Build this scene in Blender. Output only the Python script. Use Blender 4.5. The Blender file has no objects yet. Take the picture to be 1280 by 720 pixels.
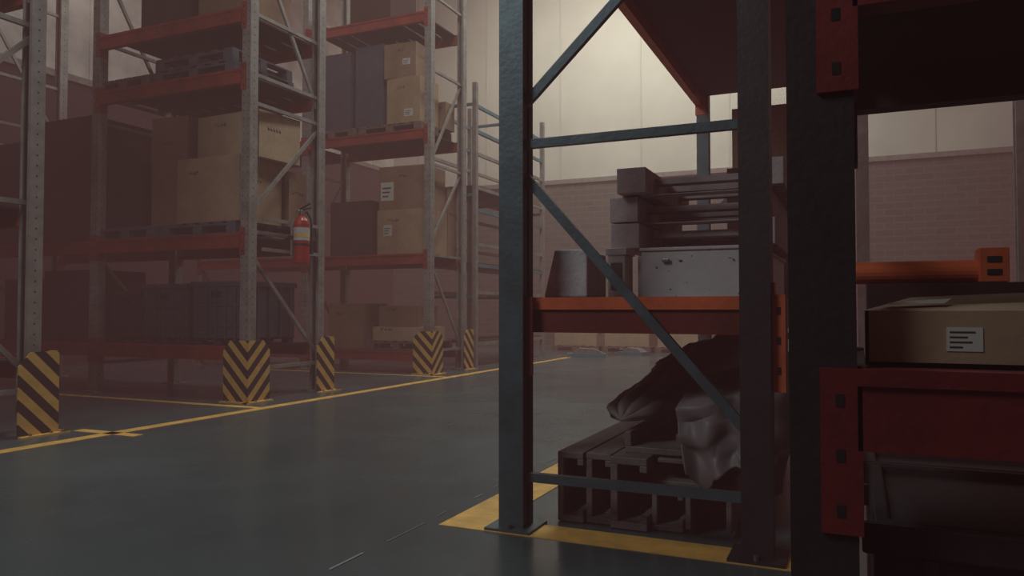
import bpy, math, random
from mathutils import Vector, Matrix, noise
random.seed(7)
S=bpy.context.scene
try:
    S.view_settings.view_transform='Standard'
except Exception: pass

# ------------------------------------------------------------ materials
def mat(name,col,rough=0.6,metal=0.0,var=0.25,scale=6.0,bump=0.0,spec=0.4,coord='Object',dirt=None,bscale=None):
    m=bpy.data.materials.new(name); m.use_nodes=True
    nt=m.node_tree; n=nt.nodes; l=nt.links
    b=n['Principled BSDF']
    b.inputs['Roughness'].default_value=rough; b.inputs['Metallic'].default_value=metal
    b.inputs['Specular IOR Level'].default_value=spec
    tc=n.new('ShaderNodeTexCoord')
    nz=n.new('ShaderNodeTexNoise'); nz.inputs['Scale'].default_value=scale; nz.inputs['Detail'].default_value=5; nz.inputs['Roughness'].default_value=.65
    l.new(tc.outputs[coord],nz.inputs['Vector'])
    r=n.new('ShaderNodeValToRGB')
    r.color_ramp.elements[0].position=.3; r.color_ramp.elements[1].position=.7
    d=dirt if dirt else [c*(1-var) for c in col]
    r.color_ramp.elements[0].color=(*d,1)
    r.color_ramp.elements[1].color=(*[min(1,c*(1+var*.5)) for c in col],1)
    l.new(nz.outputs['Fac'],r.inputs['Fac']); l.new(r.outputs['Color'],b.inputs['Base Color'])
    if bump>0:
        n2=n.new('ShaderNodeTexNoise'); n2.inputs['Scale'].default_value=bscale or scale*6; n2.inputs['Detail'].default_value=4
        l.new(tc.outputs[coord],n2.inputs['Vector'])
        bp=n.new('ShaderNodeBump'); bp.inputs['Strength'].default_value=bump; bp.inputs['Distance'].default_value=.02
        l.new(n2.outputs['Fac'],bp.inputs['Height']); l.new(bp.outputs['Normal'],b.inputs['Normal'])
    return m

M={}
M['post_grey']=mat('rack_post_grey',(.29,.27,.25),.5,.2,.35,5,.1)
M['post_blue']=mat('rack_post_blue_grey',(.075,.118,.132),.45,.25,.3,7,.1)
M['post_shade']=mat('rack_post_shade',(.030,.030,.036),.5,.2,.3,7,.1)  # dark tone stands in for shade on the right post and lips
M['post_dark']=mat('rack_post_dark',(.028,.018,.022),.6,.1,.3,7,.1)
M['orange']=mat('beam_orange',(.33,.05,.030),.5,.1,.35,4,.1,dirt=(.2,.028,.02))
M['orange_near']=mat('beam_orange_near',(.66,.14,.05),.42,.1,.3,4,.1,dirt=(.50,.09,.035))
M['orange_shade']=mat('beam_orange_shade',(.17,.028,.020),.5,.1,.3,4,.1)  # shaded copy of the near orange; shade put in the colour
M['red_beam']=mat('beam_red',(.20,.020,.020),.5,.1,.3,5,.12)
M['red_beam_shade']=mat('beam_red_shade',(.05,.010,.012),.6,.1,.3,5,.12)  # darker copy of the red beam, shade painted on the back beam
M['hole']=mat('slot_dark',(.012,.011,.012),.9)
M['deck']=mat('deck_dark',(.035,.018,.016),.8,0,.3,4)
M['deck_red']=mat('deck_red',(.045,.010,.011),.7,0,.2,3)
M['card']=mat('cardboard',(.36,.245,.155),.85,0,.22,3,.15)
M['card2']=mat('cardboard_dark',(.25,.155,.10),.85,0,.25,3,.15)
M['card3']=mat('cardboard_pale',(.42,.31,.205),.85,0,.2,3,.15)
M['card_shade']=mat('cardboard_shadow',(.065,.026,.024),.9,0,.3,3,.1)  # cardboard with deep shade put into its colour
M['tape']=mat('packing_tape',(.28,.18,.10),.35,0,.1,8)
M['ink']=mat('print_ink',(.06,.035,.03),.8,0,.1,8)
M['label']=mat('paper_label',(.52,.51,.47),.7,0,.08,12)
M['wood']=mat('pallet_wood',(.17,.12,.10),.85,0,.35,9,.3)
M['wood_grey']=mat('weathered_timber',(.46,.38,.38),.8,0,.22,10,.25)
M['pal_blue']=mat('pallet_plastic_blue_grey',(.10,.105,.13),.6,0,.3,6)
M['crate']=mat('crate_blue_grey',(.075,.078,.105),.5,0,.25,5,.05)
M['yellow']=mat('floor_paint_yellow',(.85,.48,.11),.6,0,.2,7,.1,dirt=(.55,.31,.08))
M['ext_red']=mat('extinguisher_red',(.40,.03,.02),.3,0,.1,5)
M['black']=mat('black_rubber',(.02,.018,.02),.5,0,.2,8)
M['chrome']=mat('brushed_metal',(.35,.35,.35),.35,.9,.1,8)
M['channel']=mat('steel_channel_brown',(.17,.145,.14),.6,.1,.35,6,.25)
M['white']=mat('enamel_white',(.62,.60,.60),.5,0,.12,7,.1)
M['concrete']=mat('concrete_grey',(.52,.48,.49),.85,0,.2,8,.3)
M['ledge']=mat('ledge_concrete',(.20,.18,.165),.85,0,.3,8,.3)
M['plastic']=mat('plastic_sheet_grey',(.20,.165,.17),.5,0,.2,3,.1,bscale=8)
M['tarp']=mat('tarpaulin_mauve',(.24,.185,.185),.7,0,.3,4,.15,bscale=12)
M['teal']=mat('shelf_teal',(.07,.20,.24),.5,.1,.25,5)
M['lampm']=mat('lamp_housing',(.3,.3,.3),.5,.3,.1,5)

def speck():
    m=mat('speckled_enamel',(.64,.61,.61),.5,0,.12,7)
    nt=m.node_tree;n=nt.nodes;l=nt.links;b=n['Principled BSDF']
    v=n.new('ShaderNodeTexNoise'); v.inputs['Scale'].default_value=34; v.inputs['Detail'].default_value=1
    tc=n.new('ShaderNodeTexCoord'); l.new(tc.outputs['Object'],v.inputs['Vector'])
    r=n.new('ShaderNodeValToRGB'); r.color_ramp.elements[0].position=.27; r.color_ramp.elements[1].position=.30
    l.new(v.outputs['Fac'],r.inputs['Fac'])
    mx=n.new('ShaderNodeMixRGB'); mx.inputs['Color1'].default_value=(.10,.08,.07,1)
    src=b.inputs['Base Color'].links[0].from_socket
    l.new(r.outputs['Color'],mx.inputs['Fac']); l.new(src,mx.inputs['Color2']); l.new(mx.outputs['Color'],b.inputs['Base Color'])
    return m
M['speck']=speck()

def chevron():
    m=bpy.data.materials.new('hazard_chevron'); m.use_nodes=True
    nt=m.node_tree;n=nt.nodes;l=nt.links;b=n['Principled BSDF']; b.inputs['Roughness'].default_value=.5
    tc=n.new('ShaderNodeTexCoord'); sp=n.new('ShaderNodeSeparateXYZ'); l.new(tc.outputs['Object'],sp.inputs[0])
    def ma(op,a,b2=None):
        x=n.new('ShaderNodeMath'); x.operation=op
        for i,v in enumerate((a,b2)):
            if v is None: continue
            if isinstance(v,(int,float)): x.inputs[i].default_value=v
            else: l.new(v,x.inputs[i])
        return x.outputs[0]
    s=ma('ADD',ma('ABSOLUTE',sp.outputs[0]),ma('ABSOLUTE',sp.outputs[1]))
    t=ma('SUBTRACT',sp.outputs[2],s)
    f=ma('FRACT',ma('ADD',ma('MULTIPLY',t,5.2),10.2))
    g=ma('GREATER_THAN',f,.5)
    mx=n.new('ShaderNodeMixRGB'); mx.inputs['Color1'].default_value=(.66,.40,.11,1); mx.inputs['Color2'].default_value=(.022,.014,.016,1)
    l.new(g,mx.inputs['Fac'])
    nz=n.new('ShaderNodeTexNoise'); nz.inputs['Scale'].default_value=12; l.new(tc.outputs['Object'],nz.inputs['Vector'])
    r=n.new('ShaderNodeValToRGB'); r.color_ramp.elements[0].color=(.6,.55,.5,1); r.color_ramp.elements[1].position=.6
    l.new(nz.outputs['Fac'],r.inputs['Fac'])
    m2=n.new('ShaderNodeMixRGB'); m2.blend_type='MULTIPLY'; m2.inputs['Fac'].default_value=.8
    l.new(mx.outputs['Color'],m2.inputs['Color1']); l.new(r.outputs['Color'],m2.inputs['Color2']); l.new(m2.outputs['Color'],b.inputs['Base Color'])
    return m
M['chev']=chevron()

def floor_mat():
    m=bpy.data.materials.new('epoxy_floor'); m.use_nodes=True
    nt=m.node_tree;n=nt.nodes;l=nt.links;b=n['Principled BSDF']
    tc=n.new('ShaderNodeTexCoord')
    a=n.new('ShaderNodeTexNoise'); a.inputs['Scale'].default_value=.5; a.inputs['Detail'].default_value=7; a.inputs['Roughness'].default_value=.6
    l.new(tc.outputs['Object'],a.inputs['Vector'])
    r=n.new('ShaderNodeValToRGB'); r.color_ramp.elements[0].position=.3; r.color_ramp.elements[1].position=.72
    r.color_ramp.elements[0].color=(.046,.074,.078,1); r.color_ramp.elements[1].color=(.074,.112,.116,1)
    l.new(a.outputs['Fac'],r.inputs['Fac']); l.new(r.outputs['Color'],b.inputs['Base Color'])
    r2=n.new('ShaderNodeValToRGB'); r2.color_ramp.elements[0].position=.35; r2.color_ramp.elements[1].position=.7
    r2.color_ramp.elements[0].color=(.16,)*3+(1,); r2.color_ramp.elements[1].color=(.38,)*3+(1,)
    l.new(a.outputs['Fac'],r2.inputs['Fac']); l.new(r2.outputs['Color'],b.inputs['Roughness'])
    c=n.new('ShaderNodeTexNoise'); c.inputs['Scale'].default_value=7; c.inputs['Detail'].default_value=3; l.new(tc.outputs['Object'],c.inputs['Vector'])
    bp=n.new('ShaderNodeBump'); bp.inputs['Strength'].default_value=.05; bp.inputs['Distance'].default_value=.015
    l.new(c.outputs['Fac'],bp.inputs['Height']); l.new(bp.outputs['Normal'],b.inputs['Normal'])
    b.inputs['Specular IOR Level'].default_value=.55
    return m
M['floor']=floor_mat()

def brick_mat(name,c1,c2,cm,axis):
    m=bpy.data.materials.new(name); m.use_nodes=True
    nt=m.node_tree;n=nt.nodes;l=nt.links;b=n['Principled BSDF']; b.inputs['Roughness'].default_value=.9
    tc=n.new('ShaderNodeTexCoord'); sp=n.new('ShaderNodeSeparateXYZ'); l.new(tc.outputs['Object'],sp.inputs[0])
    cb=n.new('ShaderNodeCombineXYZ'); l.new(sp.outputs[axis],cb.inputs[0]); l.new(sp.outputs[2],cb.inputs[1])
    br=n.new('ShaderNodeTexBrick'); l.new(cb.outputs[0],br.inputs['Vector'])
    br.inputs['Scale'].default_value=1; br.inputs['Brick Width'].default_value=.42; br.inputs['Row Height'].default_value=.16
    br.inputs['Mortar Size'].default_value=.014
    br.inputs['Color1'].default_value=(*c1,1); br.inputs['Color2'].default_value=(*c2,1); br.inputs['Mortar'].default_value=(*cm,1)
    l.new(br.outputs['Color'],b.inputs['Base Color'])
    bp=n.new('ShaderNodeBump'); bp.inputs['Strength'].default_value=.3; l.new(br.outputs['Fac'],bp.inputs['Height']); bp.invert=True
    l.new(bp.outputs['Normal'],b.inputs['Normal'])
    return m
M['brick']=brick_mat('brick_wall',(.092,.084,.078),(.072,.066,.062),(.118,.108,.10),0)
M['brick_shade']=brick_mat('brick_wall_shade',(.030,.014,.014),(.026,.013,.013),(.036,.018,.018),1)  # brick darkened in colour to stand in for shadow
M['cream']=mat('wall_panel_cream',(.50,.49,.43),.8,0,.12,.6,0)
M['creamL']=mat('wall_panel_side',(.52,.49,.46),.8,0,.45,.8,0)
M['creamB']=mat('panel_joint',(.44,.43,.38),.8,0,.1,1)
M['ceil']=mat('ceiling_paint',(.22,.20,.19),.9,0,.1,1)

# ------------------------------------------------------------ builder
class B:
    def __init__(s): s.v=[];s.f=[];s.mi=[];s.ms=[]
    def m(s,k):
        if k not in s.ms: s.ms.append(k)
        return s.ms.index(k)
    def add(s,vs,fs,k,T=None):
        o=len(s.v); i=s.m(k)
        for p in vs:
            p=Vector(p)
            s.v.append(T@p if T is not None else p)
        for f in fs: s.f.append(tuple(o+a for a in f)); s.mi.append(i)
    def box(s,a,b,k,T=None):
        x0,y0,z0=[min(a[i],b[i]) for i in range(3)]; x1,y1,z1=[max(a[i],b[i]) for i in range(3)]
        s.add([(x0,y0,z0),(x1,y0,z0),(x1,y1,z0),(x0,y1,z0),(x0,y0,z1),(x1,y0,z1),(x1,y1,z1),(x0,y1,z1)],
              [(0,3,2,1),(4,5,6,7),(0,1,5,4),(1,2,6,5),(2,3,7,6),(3,0,4,7)],k,T)
    def bar(s,p,q,w,h,k,T=None):
        p=Vector(p);q=Vector(q);d=q-p;L=d.length
        R=Matrix.Translation(p)@d.to_track_quat('X','Z').to_matrix().to_4x4()
        if T is not None: R=T@R
        s.box((0,-w/2,-h/2),(L,w/2,h/2),k,R)
    def cyl(s,p,q,r0,r1,k,n=16,T=None):
        p=Vector(p);q=Vector(q);d=q-p;L=d.length
        R=Matrix.Translation(p)@d.to_track_quat('Z','Y').to_matrix().to_4x4()
        if T is not None:R=T@R
        vs=[];fs=[]
        for z,r in ((0,r0),(L,r1)):
            for i in range(n):
                a=2*math.pi*i/n; vs.append((r*math.cos(a),r*math.sin(a),z))
        for i in range(n): j=(i+1)%n; fs.append((i,j,n+j,n+i))
        fs.append(tuple(range(n-1,-1,-1))); fs.append(tuple(range(n,2*n)))
        s.add(vs,fs,k,R)
    def lathe(s,prof,k,n=24,T=None):
        vs=[];fs=[]
        for r,z in prof:
            for i in range(n):
                a=2*math.pi*i/n; vs.append((r*math.cos(a),r*math.sin(a),z))
        for j in range(len(prof)-1):
            for i in range(n):
                i2=(i+1)%n; fs.append((j*n+i,j*n+i2,(j+1)*n+i2,(j+1)*n+i))
        s.add(vs,fs,k,T)
    def prism(s,poly,axis,a,b,k,T=None):
        def P(u,v,w):
            return {0:(w,u,v),1:(u,w,v),2:(u,v,w)}[axis]
        n=len(poly)
        vs=[P(u,v,a) for u,v in poly]+[P(u,v,b) for u,v in poly]
        fs=[tuple(range(n-1,-1,-1)),tuple(range(n,2*n))]+[(i,(i+1)%n,n+(i+1)%n,n+i) for i in range(n)]
        s.add(vs,fs,k,T)
    def obj(s,name,loc=(0,0,0),rot=(0,0,0),bevel=0,smooth=False,parent=None):
        me=bpy.data.meshes.new(name); me.from_pydata([tuple(v) for v in s.v],[],s.f)
        for k in s.ms: me.materials.append(M[k])
        me.polygons.foreach_set('material_index',s.mi)
        if smooth: me.polygons.foreach_set('use_smooth',[True]*len(s.f))
        import bmesh
        bm=bmesh.new(); bm.from_mesh(me); bmesh.ops.recalc_face_normals(bm,faces=bm.faces[:]); bm.to_mesh(me); bm.free()
        me.update()
        o=bpy.data.objects.new(name,me); S.collection.objects.link(o); o.location=loc; o.rotation_euler=rot
        if bevel:
            md=o.modifiers.new('bevel','BEVEL'); md.width=bevel; md.segments=2; md.limit_method='ANGLE'; md.angle_limit=math.radians(40)
        if parent: o.parent=parent
        return o

# ------------------------------------------------------------ room
b=B(); b.box((-13.2,-5.2,-.15),(9.2,20.2,0),'floor'); b.obj('floor')
BH=4.5
def wall(name,a0,a1,pos,axis,brick,cream,sgn,joint,BH=BH):
    b=B()
    def bx(u0,u1,z0,z1,t,k):
        if axis==0: b.box((u0,pos,z0),(u1,pos+sgn*t,z1),k)
        else: b.box((pos,u0,z0),(pos+sgn*t,u1,z1),k)
    bx(a0,a1,0,BH,.2,brick)
    bx(a0,a1,BH+.12,10.5,.2,cream)
    bx(a0,a1,BH,BH+.12,-.06,'ledge'); bx(a0,a1,BH,BH+.12,.2,'ledge')
    u=a0+.9
    while u<a1:
        bx(u-.02,u+.02,BH+.12,10.5,-.012,joint); u+=2.3
    return b.obj(name)
wall('wall_far',-13,9,20,0,'brick','cream',1,'creamB')
wall('wall_left',-5,20,-13,1,'brick_shade','creamL',-1,'creamL',BH=5.15)
wall('wall_right',-5,20,9,1,'brick_shade','creamL',1,'creamL')
wall('wall_back',-13,9,-5,0,'brick_shade','creamL',-1,'creamL')
b=B(); b.box((-13.2,-5.2,10.5),(9.2,20.2,10.7),'ceil')
for y in range(-3,20,4): b.box((-13,y,10.2),(9,y+.25,10.5),'ceil')
b.obj('ceiling')

# ------------------------------------------------------------ racks
def rack(name,T,frames,depth,H,bays,post='post_grey',post2=None,lip=None,beam='orange',beam2=None,pw=.12,bh=.16,horiz=(.3,1.85,3.35,4.9),diags=(),holes=True,deck='deck',bracket=.3,boff=.06,endbar=None,solid=False,lipw=.02):
    b=B(); t=.012; h=pw/2
    for fi,u in enumerate(frames):
        for v,sg in ((0,1),(depth,-1)):
            pm=post if v==0 or not post2 else post2
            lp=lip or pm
            b.box((u-h,v-sg*h,0),(u+h,v-sg*(h-t),H),pm,T)
            b.box((u-h,v-sg*(h-t),0),(u-h+t,v+sg*h,H),pm,T)
            b.box((u+h-t,v-sg*(h-t),0),(u+h,v+sg*h,H),lp,T)
            b.box((u-h+t,v+sg*(h-.012),0),(u-h+t+lipw,v+sg*h,H),lp,T)
            b.box((u+h-t-lipw,v+sg*(h-.012),0),(u+h-t,v+sg*h,H),lp,T)
            b.box((u-h-.05,v-h-.05,0),(u+h+.05,v+h+.05,.014),pm,T)
            for du in (-1,1): b.cyl((u+du*(h+.025),v,.014),(u+du*(h+.025),v,.035),.012,.012,'chrome',8,T)
            if holes:
                z=.2
                while z<H-.1:
                    for du in (-.28,.28):
                        b.box((u+du*pw-.005,v-sg*(h+.0006),z),(u+du*pw+.005,v-sg*(h-.001),z+.014),'hole',T)
                    for sx in (-1,1):
                        b.box((u+sx*(h+.0006),v-.006,z),(u+sx*(h-.001),v+.006,z+.013),'hole',T)
                    z+=.085
        for z in horiz:
            b.bar((u,h*.4,z),(u,depth-h*.4,z),.035,.04,post,T)
        for z0,z1 in diags:
            b.bar((u+.012,h*.4,z0),(u+.012,depth-h*.4,z1),.03,.042,post,T)
    for i,lv in enumerate(bays):
        u0=frames[i]; u1=frames[i+1]
        for z in lv:
            for v,sg in ((0,-1),(depth,1)):
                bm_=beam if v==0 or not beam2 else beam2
                y0=v+sg*(h-.055) ; y1=v+sg*(h+.01)
                b.box((u0+h,y0,z-bh),(u1-h,y1,z-.03),bm_,T)
                b.box((u0+h,y0,z-.03),(u1-h,y1+sg*.008,z),bm_,T)
                for uu,s2 in ((u0+h,-1),(u1-h,1)):
                    b.box((uu,v+sg*(h+.001),z-bracket+boff),(uu+s2*.062,v+sg*(h+.010),z+boff),bm_,T)
                    b.box((uu-s2*.008,v-sg*(h*.6),z-bracket+boff),(uu,v+sg*(h+.010),z+boff),bm_,T)
                    for k in range(3):
                        zz=z+boff-.05-k*.1*bracket/.3
                        b.box((uu+s2*.022,v+sg*(h+.0095),zz-.018),(uu+s2*.036,v+sg*(h+.0115),zz+.004),'hole',T)
            if solid:
                b.box((u0+h,.0,z-.05),(u1-h,depth,z-.004),deck,T)
            else:
                n=int((u1-u0)/.28)
                for k in range(n):
                    c=u0+h+.05+(u1-u0-2*h-.1)*(k+.5)/n
                    b.box((c-.115,.0,z-.028),(c+.115,depth,z-.006),deck,T)
    if endbar: endbar(b,T)
    return b.obj(name)

def XR(x,y):
    return Matrix(((-1,0,0,x),(0,1,0,y),(0,0,1,0),(0,0,0,1)))
D1=((1.63,.5),(2.07,3.2),(5.3,3.5))
LV=[.6,1.84,3.68,4.33,6.0]
X0=-6.08
rack('pallet_rack',XR(X0,2.86),[0,2.4,4.8],1.18,7.2,[LV,LV],horiz=(.35,1.86,3.3,5.4),diags=D1)
rack('pallet_rack',XR(X0,6.47),[0,2.4,4.8],1.18,7.4,[[.6,1.84,3.66,4.34,6.0],[.6,1.84]],horiz=(.35,1.86,3.3,3.62,4.3,5.4),diags=D1)
rack('pallet_rack',XR(X0,10.37),[0,2.4,4.8],1.08,8.2,[[.35,1.88,3.85,5.7],[.35,1.88,3.85]],horiz=(.35,1.86,3.3,4.8,6),diags=((2.0,3.3),(3.3,4.8),(1.8,.4)))

b=B()
for y in (11.95,13.5,15.1):
    for x in (X0,X0-.9):
        b.box((x-.04,y-.04,0),(x+.04,y+.04,5),'post_grey')
    for z in (1.2,3.0,4.6): b.box((X0-.9,y-.02,z),(X0,y+.02,z+.05),'teal')
for z in (.4,1.3,1.78,2.15,2.75,3.15,3.75,4.15,4.6):
    for x in (X0,X0-.9): b.box((x-.02,11.95,z-.03),(x+.02,15.1,z+.03),'teal' if z in(1.78,2.75,4.6,4.15) else 'post_grey')
for z in (.44,1.82,3.19): b.box((X0-.9,12,z-.01),(X0,15.1,z+.01),'deck')
b.obj('open_shelving')

def guard(x,y,sy):
    b=B(); w=.33; hh=.665; c=.11; t=.012
    P=[(0,0),(w,0),(w,hh-c),(w-c*.9,hh),(0,hh)]
    b.prism([(-u,z) for u,z in P],1,0,t*-sy,'chev')
    b.prism([(sy*u,z) for u,z in P],0,0,t,'chev')
    b.box((-w,0,0),(.06,-sy*.07,.012),'yellow'); b.box((0,-sy*.07,0),(.07,sy*w,.012),'yellow')
    for u in (.08,.25):
        b.cyl((-u,-sy*.045,.012),(-u,-sy*.045,.03),.012,.012,'chrome',8)
        b.cyl((.045,sy*u,.012),(.045,sy*u,.03),.012,.012,'chrome',8)
    b.obj('rack_corner_guard',(x,y,0))
gx=X0+.14
guard(gx,4.04+.15,-1)
guard(gx,6.47-.15,1); guard(gx,7.65+.15,-1)
guard(gx,10.37-.15,1); guard(gx,11.45+.15,-1)

b=B()
def strip(x0,y0,x1,y1,k='yellow',zz=.003): b.box((x0,y0,.0),(x1,y1,zz),k)
strip(-5.56,-1,-5.43,19)
strip(-9.5,6.02,-5.56,6.12); strip(-5.9,4.3,-5.2,4.4)
strip(-9.5,9.95,-5.56,10.03)
strip(-1.78,3.13,-1.55,8.6); strip(-1.55,3.13,-.1,3.33)
strip(.1,4.2,2.5,4.33)
b.obj('floor_marking')
M['scratch']=mat('joint_chalk',(.26,.27,.27),.8,0,.2,20)
b=B()
y=1.4
while y<9:
    L=random.uniform(.05,.32)
    w=random.uniform(.004,.012)
    xx=-1.86+random.uniform(-.008,.008)
    b.box((xx-w/2,y,0),(xx+w/2,y+L,.0025),'scratch'); y+=L+random.uniform(.05,.35)
b.obj('floor_joint')

# ------------------------------------------------------------ near rack C
DC=1.07
def TC(x,y):
    return Matrix(((0,1,0,x),(1,0,0,y),(0,0,1,0),(0,0,0,1)))
def cend(b,T):
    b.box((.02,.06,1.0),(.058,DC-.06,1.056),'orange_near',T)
    b.box((.035,.06,.895),(.058,DC-.06,1.0),'orange_shade',T)
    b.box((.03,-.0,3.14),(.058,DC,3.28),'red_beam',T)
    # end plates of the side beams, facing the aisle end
    b.box((-.02,DC+.06,.67),(.058,DC+.115,1.06),'orange_shade',T)
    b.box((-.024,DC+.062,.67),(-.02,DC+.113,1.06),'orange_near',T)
    b.box((-.02,.06,.70),(-.008,.09,1.06),'orange_shade',T)
    for z in (.74,.86,.98): b.box((-.026,DC+.08,z),(-.023,DC+.095,z+.03),'hole',T)
rack('pallet_rack',TC(-1.44,3.25),[0,4.85],DC,6.5,[[1.05,3.27]],post='post_blue',post2='post_shade',lip='post_shade',beam='orange_near',pw=.12,bh=.14,
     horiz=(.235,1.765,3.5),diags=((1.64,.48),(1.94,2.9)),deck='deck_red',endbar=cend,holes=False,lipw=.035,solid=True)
rack('pallet_rack',Matrix.Translation((-.057,1.56,0)),[0,2.6],.72,3.2,[[.895,1.69]],post='post_dark',beam='red_beam',beam2='red_beam_shade',pw=.115,bh=.145,
     horiz=(.3,1.3,2.4),diags=(),deck='deck',bracket=.295,boff=0,holes=False,solid=True,lipw=.035)

# ------------------------------------------------------------ goods
def carton(x,y,z,sx,sy,sz,rot=0,k='card',label=None,marks=True,name='cardboard_box'):
    b=B(); hx,hy=sx/2,sy/2
    b.box((-hx,-hy,0),(hx,hy,sz),k)
    e=.0012
    tp='tape' if k in('card','card2','card3') else k
    b.box((-hx-e,-.03,sz-.09),(hx+e,.03,sz+e),tp)
    b.box((-.003,-hy,sz),(.003,hy,sz+e),'ink')
    if marks and k!='card_shade':
        # printed word : a row of thin letter strokes
        px=random.uniform(-hx*.7,0); n=random.randint(4,6); lh=.045
        for i in range(n):
            u=px+i*.038; zz=sz*.74
            b.box((u,-hy-e,zz),(u+.007,-hy,zz+lh),'ink')
            b.box((u,-hy-e,zz+random.choice((0,lh/2,lh-.008))),(u+.024,-hy,zz+random.choice((.008,lh/2+.008,lh))),'ink')
        py=-hy*.6; zz=sz*.6
        for i in range(5):
            v=py+i*.045
            b.box((hx,v,zz),(hx+e,v+.008,zz+lh),'ink'); b.box((hx,v,zz+random.choice((0,lh-.008))),(hx+e,v+.028,zz+lh*.5),'ink')
    if label:
        lx,lz,lw,lh,face=label
        b.box((lx-lw/2,-hy-.002,lz),(lx+lw/2,-hy,lz+lh),'label')
        for i in range(3): b.box((lx-lw*.38,-hy-.003,lz+lh*(.2+.22*i)),(lx+lw*(.1+.1*i),-hy-.0019,lz+lh*(.28+.22*i)),'ink')
    return b.obj(name,(x,y,z),(0,0,rot),bevel=.006)

def pallet(x,y,z,sx=1.2,sy=1.0,k='wood',rot=0,h=.145,name='pallet'):
    b=B(); hx,hy=sx/2,sy/2
    for i in range(6):
        c=-hx+.07+(sx-.14)*i/5; b.box((c-.065,-hy,h-.022),(c+.065,hy,h),k)
    for v in (-hy+.05,0,hy-.05):
        b.box((-hx,v-.05,h-.044),(hx,v+.05,h-.022),k)
        for u in (-hx+.07,0,hx-.07): b.box((u-.07,v-.05,.02),(u+.07,v+.05,h-.044),k)
        b.box((-hx,v-.05,0),(hx,v+.05,.02),k)
    return b.obj(name,(x,y,z),(0,0,rot),bevel=.003)

def crate(x,y,z,sx,sy,sz,k='crate',rot=0):
    b=B(); hx,hy=sx/2,sy/2; t=.03
    b.box((-hx,-hy,.05),(hx,-hy+t,sz),k); b.box((-hx,hy-t,.05),(hx,hy,sz),k)
    b.box((-hx,-hy+t,.05),(-hx+t,hy-t,sz),k); b.box((hx-t,-hy+t,.05),(hx,hy-t,sz),k)
    b.box((-hx,-hy,.05),(hx,hy,.08),k)
    b.box((-hx-.02,-hy-.02,sz-.06),(hx+.02,-hy,sz),k); b.box((hx,-hy-.02,sz-.06),(hx+.02,hy+.02,sz),k); b.box((-hx-.02,hy,sz-.06),(hx+.02,hy+.02,sz),k)
    b.box((-hx+t,-hy+t,sz-.05),(hx-t,hy-t,sz-.02),k)
    n=5
    for i in range(n):
        u=-hx+sx*(i+.5)/n; b.box((u-.015,-hy-.018,.05),(u+.015,-hy,sz-.06),k)
        v=-hy+sy*(i+.5)/n; b.box((hx,v-.015,.05),(hx+.018,v+.015,sz-.06),k)
    for zz in (.3,.62): b.box((-hx,-hy-.015,sz*zz-.012),(hx,-hy,sz*zz+.012),k)
    b.box((-.07,-hy-.021,sz*.75),(.07,-hy-.001,sz*.84),'black')
    for u in (-hx+.06,0,hx-.06):
        for v in (-hy+.06,hy-.06): b.box((u-.05,v-.05,0),(u+.05,v+.05,.05),k)
    return b.obj('plastic_crate',(x,y,z),(0,0,rot),bevel=.006)

z1=1.842
pallet(-6.83,6.98,z1,1.15,1.05,'pal_blue'); pallet(-8.0,6.98,z1,1.0,1.05,'pal_blue')
zz=z1+.147
carton(-6.68,6.80,zz,.94,.68,.74,0,'card')
carton(-6.38,7.36,zz,.44,.32,.66,.03,'card2')
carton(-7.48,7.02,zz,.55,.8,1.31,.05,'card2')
carton(-8.14,6.95,zz,.62,.8,.78,0,'card_shade')
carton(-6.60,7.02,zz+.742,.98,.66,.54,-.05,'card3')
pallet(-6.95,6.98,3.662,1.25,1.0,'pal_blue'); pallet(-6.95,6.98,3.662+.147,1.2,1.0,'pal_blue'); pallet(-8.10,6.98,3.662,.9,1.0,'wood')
carton(-7.6,7.05,4.342,.8,.8,.5,0,'card_shade'); carton(-6.7,7.05,4.342,.7,.8,.7,0,'card2')
crate(-6.62,7.0,.602,.72,.9,.72); crate(-7.42,7.0,.602,.72,.9,.70); crate(-8.12,7.0,.602,.5,.8,.62,k='card_shade')
carton(-9.2,7.0,.602,.9,.8,.9,0,'card_shade'); carton(-10.1,7.0,.602,.7,.8,.8,0,'card_shade')
carton(-9.2,7.0,z1,.95,.9,1.6,0,'card_shade'); carton(-10.2,7.0,z1,.9,.8,1.4,0,'card_shade')
b=B()
for i in range(10): b.box((-.5,-.4,i*.055),(.5,.4,i*.055+.035),'pal_blue'); b.box((-.46,-.36,i*.055+.035),(.46,.36,i*.055+.055),'hole')
b.obj('stacked_trays',(-6.75,3.45,1.842))
carton(-6.8,3.45,.602,1.0,.8,.7,0,'card_shade'); carton(-7.9,3.45,1.842,.9,.9,1.1,0,'card_shade'); carton(-7.9,3.45,.602,.9,.9,.9,0,'card_shade')
carton(-9.4,3.4,3.682,1,.9,.5,0,'card_shade')

pallet(-6.85,10.9,3.852,1.2,1.0,'wood'); pallet(-8.0,10.9,3.852,.95,1,'wood')
q=3.852+.147
carton(-6.60,10.72,q,.62,.6,.74,0,'card',label=(.1,.1,.16,.12,'f')); carton(-6.68,10.72,q+.742,.58,.6,.56,.05,'card2',label=(.12,.2,.14,.1,'f'))
carton(-7.27,10.8,q,.55,.7,1.35,0,'crate',marks=False,name='shrink_wrapped_load'); carton(-8.0,10.8,q,.7,.7,1.3,0,'crate',marks=False,name='shrink_wrapped_load')
carton(-6.32,11.2,q,.3,.3,.45,0,'card2')
carton(-7.3,10.9,5.702,.8,.8,.8,0,'card_shade')
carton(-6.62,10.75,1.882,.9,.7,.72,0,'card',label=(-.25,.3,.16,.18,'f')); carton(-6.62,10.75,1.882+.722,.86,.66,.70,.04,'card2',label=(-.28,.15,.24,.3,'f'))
carton(-6.35,11.27,1.882,.36,.3,1.15,0,'card2')
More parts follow.
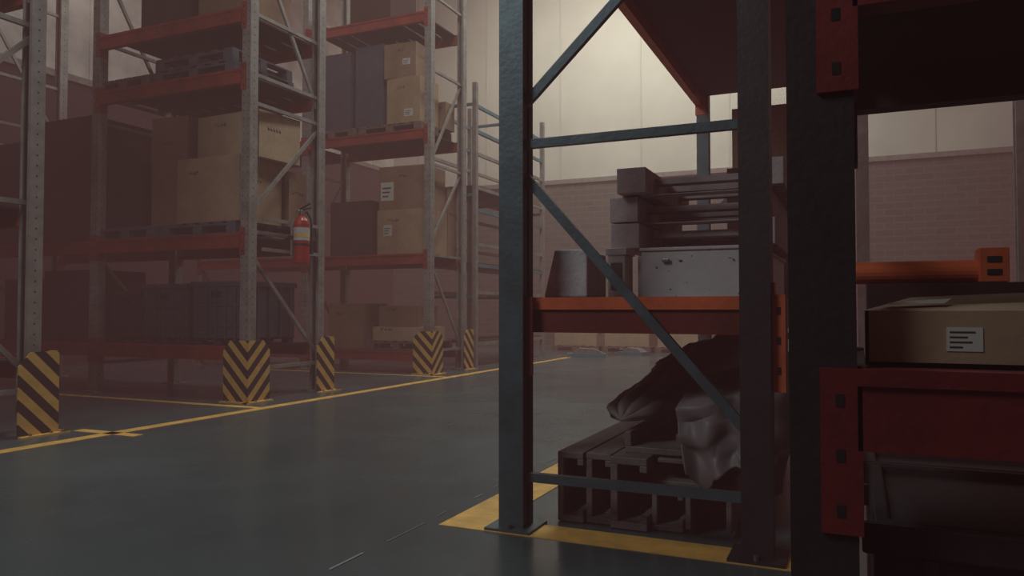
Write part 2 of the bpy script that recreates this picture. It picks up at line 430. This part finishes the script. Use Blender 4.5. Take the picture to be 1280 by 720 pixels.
carton(-7.6,10.8,1.882,.8,.8,.9,0,'card_shade')
pallet(-6.75,10.9,.352,1.1,.9,'wood'); 
carton(-6.7,10.8,.352+.147,.95,.7,.22,0,'card3'); carton(-6.75,10.85,.352+.37,.75,.6,.34,0,'card2')
carton(-7.75,10.85,.352,.7,.7,.75,0,'card2')

b=B()
pr=[(0,0),(.075,0),(.088,.015),(.09,.04),(.09,.46),(.083,.50),(.06,.535),(.03,.555),(.026,.58)]
b.lathe(pr,'ext_red',28)
b.lathe([(.0915,.27),(.0915,.42)],'label',28)
b.lathe([(.0922,.31),(.0922,.345)],'yellow',28)
b.lathe([(.027,.57),(.032,.58),(.032,.62),(.02,.63),(0,.63)],'chrome',16)
b.bar((-.01,0,.625),(.13,0,.645),.024,.012,'black'); b.bar((-.02,0,.64),(.13,0,.70),.024,.012,'black')
b.cyl((0,-.03,.605),(0,-.075,.605),.02,.02,'chrome',12)
pts=[(0,.03,.605),(.0,.09,.62),(.03,.125,.54),(.05,.12,.40),(.05,.115,.25)]
for p,q2 in zip(pts,pts[1:]): b.cyl(p,q2,.013,.013,'black',10)
b.cyl((.05,.115,.25),(.05,.115,.12),.014,.026,'black',12)
b.box((-.12,-.05,.1),(-.09,.05,.52),'post_grey'); b.box((-.12,-.10,.30),(-.085,.10,.33),'black')
b.lathe([(.093,.21),(.093,.235)],'black',28)
b.box((-.14,-.50,.12),(-.12,.48,.16),'post_grey'); b.box((-.14,-.50,.46),(-.12,.48,.50),'post_grey')
b.obj('fire_extinguisher',(X0+.205,7.10,1.53))

def channel(b,x,z,w,h,y0,y1,openside,k='channel',t=.018):
    if openside!='b': b.box((x,y0,z),(x+w,y1,z+t),k)
    if openside!='t': b.box((x,y0,z+h-t),(x+w,y1,z+h),k)
    if openside!='l': b.box((x,y0,z+t),(x+t,y1,z+h-t),k)
    if openside!='r': b.box((x+w-t,y0,z+t),(x+w,y1,z+h-t),k)
    if openside=='r':
        b.box((x+w-t,y0,z+t),(x+w,y1,z+t+.03),k); b.box((x+w-t,y0,z+h-t-.03),(x+w,y1,z+h-t),k)
b=B()
ch=.325
channel(b,-1.30,0.004,.128,ch,3.42,6.2,'r',t=.03); channel(b,-1.165,0.004,.122,ch,3.44,6.3,'r',t=.03); channel(b,-1.035,0.004,.17,ch,3.40,6.2,'r',t=.034)
channel(b,-.855,0.004,.14,ch*.6,3.45,6.2,'r',t=.024); channel(b,-.70,0.004,.2,ch*.6,3.43,6.2,'b',t=.024); 
channel(b,-1.00,ch+.004,.27,.13,3.52,6.0,'t',t=.03)
channel(b,-.84,ch*.6+.004,.2,.12,3.50,6.2,'l',t=.02); channel(b,-.63,ch*.6+.004,.14,.13,3.52,6.2,'r',t=.02)
b.obj('steel_channel_stack',bevel=.004)

def drape(name,fn,nu,nv,k,th=.006):
    vs=[];fs=[]
    for i in range(nu+1):
        for j in range(nv+1): vs.append(fn(i/nu,j/nv))
    for i in range(nu):
        for j in range(nv):
            a=i*(nv+1)+j; fs.append((a,a+1,a+nv+2,a+nv+1))
    me=bpy.data.meshes.new(name); me.from_pydata(vs,[],fs); me.materials.append(M[k])
    me.polygons.foreach_set('use_smooth',[True]*len(fs))
    o=bpy.data.objects.new(name,me); S.collection.objects.link(o)
    so=o.modifiers.new('solid','SOLIDIFY'); so.thickness=th
    return o
def fold(x,y,s,a,seed):
    p=Vector((x*s,y*s,seed)); n=noise.noise(p)
    r=1-abs(noise.noise(p*1.9+Vector((5,3,1))))
    return a*(n*.6+(r-.7)*.9)
def tarp(u,v):
    c0=Vector((-1.02,3.54,.475)); c1=Vector((-.74,5.9,.66))
    c=c0.lerp(c1,u); a=v*2*math.pi
    e=min(1,(u/.05)) if u<.05 else 1; e=max(.02,math.sin(e*math.pi/2))
    w=(.09+.16*min(1,u*2.2))*e; hgt=(.03+.15*min(1,u*1.8))*e
    f=1+.25*fold(u*4,math.cos(a)*1.5+math.sin(a),1.3,1,3)
    s_=math.sin(a); hh=hgt*(s_ if s_>0 else s_*.25)
    ridge=.025*abs(math.sin(math.cos(a)*5+u*3))*(1 if s_>0 else 0)*e
    return (c.x+math.cos(a)*w*f, c.y, c.z-.0+hh*f+ridge)
drape('tarpaulin_bundle',tarp,90,64,'tarp')
def sheet(u,v):
    x=-.72+u*.46
    if v<.4:
        t=v/.4; y=3.42+t*.05; z=.26+.42*t-.14*(1-u)*t-.05*math.sin(u*9)*(1-t)
    else:
        t=(v-.4)/.6; y=3.47+t*1.0; z=.68-.14*(1-u)+.10*math.sin(t*2.6)
    y+=.022*math.sin(x*30+z*7+2*noise.noise(Vector((x*4,z*4,0))))*(1 if v<.45 else .3)+fold(x*2,z*2,1.6,.08,9)*(1 if v<.5 else .3)
    z+=fold(x*2,v*2,1.8,.05,1)
    x+=.03*math.sin(z*8+u*3)
    return (x,y,max(z,.1))
drape('plastic_sheet',sheet,80,100,'plastic')

# shelf goods
b=B(); b.prism([(-1.37,1.058),(-1.15,1.058),(-1.15,1.275),(-1.19,1.285),(-1.315,1.285)],1,3.42,3.72,'concrete'); b.obj('concrete_kerb_block',bevel=.008)
b=B(); b.box((-1.165,3.80,1.054),(-1.075,3.95,1.28),'white'); b.box((-1.175,3.79,1.28),(-1.065,3.96,1.315),'white'); b.box((-1.15,3.795,1.10),(-1.09,3.80,1.24),'ledge'); b.obj('white_electrical_box',bevel=.006)
b=B(); b.box((-1.01,3.88,1.054),(-.42,5.2,1.30),'speck'); b.box((-1.02,3.87,1.30),(-.41,5.21,1.318),'speck')
b.box((-1.035,3.90,1.054),(-1.01,3.96,1.28),'white'); b.box((-.9,3.86,1.24),(-.86,3.87,1.26),'chrome')
b.obj('white_steel_case',bevel=.006)
z0=1.32
for i,(dx,y0) in enumerate(((-.0,3.97),(-.015,4.0),(.045,3.93))):
    b=B(); x0=-1.20+dx; x1=-.36+dx; z=z0+i*.145; y1=y0+1.15
    b.box((x0,y0,z+.006),(x0+.155,y1,z+.139),'wood_grey'); b.box((x1-.15,y0,z+.006),(x1,y1,z+.139),'wood_grey')
    for yy in (y0+.22,y0+.52,y0+.82): b.box((x0+.15,yy,z+.075),(x1-.15,yy+.09,z+.11),'wood_grey')
    for yy in (y0+.1,y1-.2): b.box((x0,yy,z),(x1,yy+.1,z+.006),'wood_grey')
    b.obj('timber_frame_pallet',bevel=.004)
carton(-.62,6.3,1.052,.5,.9,1.0,0,'card_shade'); carton(-.70,7.4,1.052,.6,.7,1.75,0,'card2'); 
pallet(-.93,6.6,3.272,.85,1.2,'wood'); carton(-.93,6.6,3.42,.8,1.1,.9,0,'card_shade')
carton(-.93,4.9,3.272,.8,1.1,.9,0,'card_shade')

# ---- near rack D contents
b=B()
X_0,X_1,Y_0,Y_1,Z0,Z1=.015,.47,1.585,1.93,.897,.998
b.box((X_0,Y_0,Z0),(X_1,Y_0+.006,Z1),'card'); b.box((X_0,Y_1-.006,Z0),(X_1,Y_1,Z1),'card2')
b.box((X_0,Y_0,Z0),(X_0+.006,Y_1,Z1),'card2'); b.box((X_1-.006,Y_0,Z0),(X_1,Y_1,Z1),'card2'); b.box((X_0,Y_0,Z0),(X_1,Y_1,Z0+.006),'card2')
b.box((X_0+.01,Y_0+.01,Z0+.006),(X_1-.01,Y_1-.01,Z1-.02),'ink')
b.add([(X_0,Y_1,Z1),(X_1,Y_1,Z1),(X_1+.0,Y_1+.06,Z1+.045),(X_0+.1,Y_1+.06,Z1+.03)],[(0,1,2,3)],'card2')
b.add([(X_0,Y_0,Z1),(X_1,Y_0,Z1),(X_1-.02,Y_0+.13,Z1+.022),(X_0+.05,Y_0+.13,Z1+.008)],[(0,1,2,3)],'card')
b.box((.148,Y_0-.0015,.925),(.205,Y_0,.968),'label')
for i,(a_,w_) in enumerate(((0,.02),(0,.035),(0,.028),(0,.04))): b.box((.153,Y_0-.0022,.931+i*.009),(.153+w_,Y_0-.0014,.934+i*.009),'ink')
b.add([(.05,Y_0+.05,Z1+.012),(.15,Y_0+.04,Z1+.014),(.17,Y_0+.13,Z1+.024),(.08,Y_0+.14,Z1+.018)],[(0,1,2,3)],'label')
b.obj('open_cardboard_box')
carton(.40,2.13,.897,.75,.22,.165,0,'card_shade')
b=B(); b.cyl((-.0,2.13,1.092),(.30,2.13,1.092),.028,.028,'orange_near',20); b.box((.265,2.085,1.065),(.325,2.165,1.145),'orange_near')
for i in range(2): b.box((.28,2.083,1.08+i*.03),(.31,2.086,1.095+i*.03),'hole')
b.obj('loose_orange_beam',bevel=.004)
b=B(); b.prism([(.335,1.090),(.60,1.10),(.60,1.055),(.40,1.05),(.36,1.07)],1,1.72,1.78,'black'); b.box((.38,1.70,1.046),(.60,1.86,1.056),'black'); b.obj('black_strap_tool')
crate(.50,1.93,0,.95,.62,.60,'post_dark'); crate(1.7,2.0,.0,.95,.6,.6,'post_dark')
crate(.50,2.75,0,.95,.62,.50,'post_dark')
carton(.6,1.95,1.692,.9,.5,.5,0,'card_shade')

for x in (.085,1.70):
    b=B(); b.box((x-.07,9.94,0),(x+.07,9.96,7),'post_grey'); b.box((x-.07,10.10,0),(x+.07,10.12,7),'post_grey'); b.box((x-.012,9.96,0),(x+.012,10.1,7),'post_grey'); b.box((x-.16,9.85,0),(x+.16,10.2,.02),'post_grey')
    b.obj('steel_column')
for i,x in enumerate((-6.1,-4.85,-3.6,-2.3)):
    pallet(x,17.7,0,1.15,1.0,'wood'); carton(x,17.7,.147,1.05,.9,.42+.1*(i%2),0,'card3')
b=B(); b.box((-.4,-.2,0),(.4,.2,.08),'teal'); b.prism([(-.3,.08),(.35,.08),(.2,.17),(-.15,.19)],1,-.15,.15,'ledge'); b.obj('wrapped_bundle',(-5.2,15.4,0),(0,0,.3))
b=B(); b.box((-.3,-.2,0),(.3,.2,.07),'teal'); b.prism([(-.2,.07),(.25,.07),(.15,.14),(-.1,.16)],1,-.15,.15,'ledge'); b.obj('wrapped_bundle',(-4.5,16.6,0),(0,0,-.2))

# ------------------------------------------------------------ lights
def area(name,loc,target,sx,sy,e,col):
    L=bpy.data.lights.new(name,'AREA'); L.shape='RECTANGLE'; L.size=sx; L.size_y=sy; L.energy=e; L.color=col
    o=bpy.data.objects.new(name,L); S.collection.objects.link(o); o.location=loc
    o.rotation_euler=(Vector(target)-Vector(loc)).to_track_quat('-Z','Y').to_euler(); return o
area('far_wall_fill',(-5.0,16.5,9.4),(-5.0,20,5.8),7,.8,350,(1,.97,.86))  # unseen lamp added to brighten the upper far wall
area('side_wall_fill',(-10.3,8.5,9.4),(-13,9,6.5),.8,4,70,(1,.95,.88))  # added lamp without a fixture, lifts the upper left wall
area('ceiling_light_a',(-3.6,7,9.85),(-3.6,7,0),1.2,4,270,(.90,1,.96))
area('ceiling_light_b',(-3.6,13,9.85),(-3.6,13,0),1.2,4,330,(.92,1,.92))
area('near_fill_light',(-4.2,-1.5,5.5),(-2.5,5,.8),2,2,125,(.88,.98,1))  # added cool fill behind the camera, lights the near rack fronts
for y in (7,13):
    b=B(); b.box((-.7,-2.1,0),(.7,2.1,.1),'lampm'); b.box((-.05,-1.5,.1),(.05,-1.4,.3),'lampm'); b.box((-.05,1.4,.1),(.05,1.5,.3),'lampm'); b.obj('ceiling_lamp',(-3.6,y,9.9))

# dusty air: homogeneous participating medium of the hall, with an added reddish glow
W=bpy.data.worlds.new('world'); S.world=W; W.use_nodes=True
nt=W.node_tree
nt.nodes['Background'].inputs[0].default_value=(.30,.14,.14,1); nt.nodes['Background'].inputs[1].default_value=.3
pv=nt.nodes.new('ShaderNodeVolumePrincipled'); pv.inputs['Density'].default_value=.014; pv.inputs['Color'].default_value=(.74,.66,.56,1)
pv.inputs['Emission Strength'].default_value=.0023; pv.inputs['Emission Color'].default_value=(1,.32,.35,1)  # emission stands in for haze and lifts the dark tones reddish
nt.links.new(pv.outputs[0],nt.nodes['World Output'].inputs['Volume'])

# ------------------------------------------------------------ camera
c=bpy.data.cameras.new('camera'); co=bpy.data.objects.new('camera',c); S.collection.objects.link(co)
co.location=(0,0,1); c.sensor_width=36; c.lens=957/1280*36; c.clip_start=.02
co.rotation_euler=(math.radians(90+1.616),0,math.radians(24.2)); S.camera=co
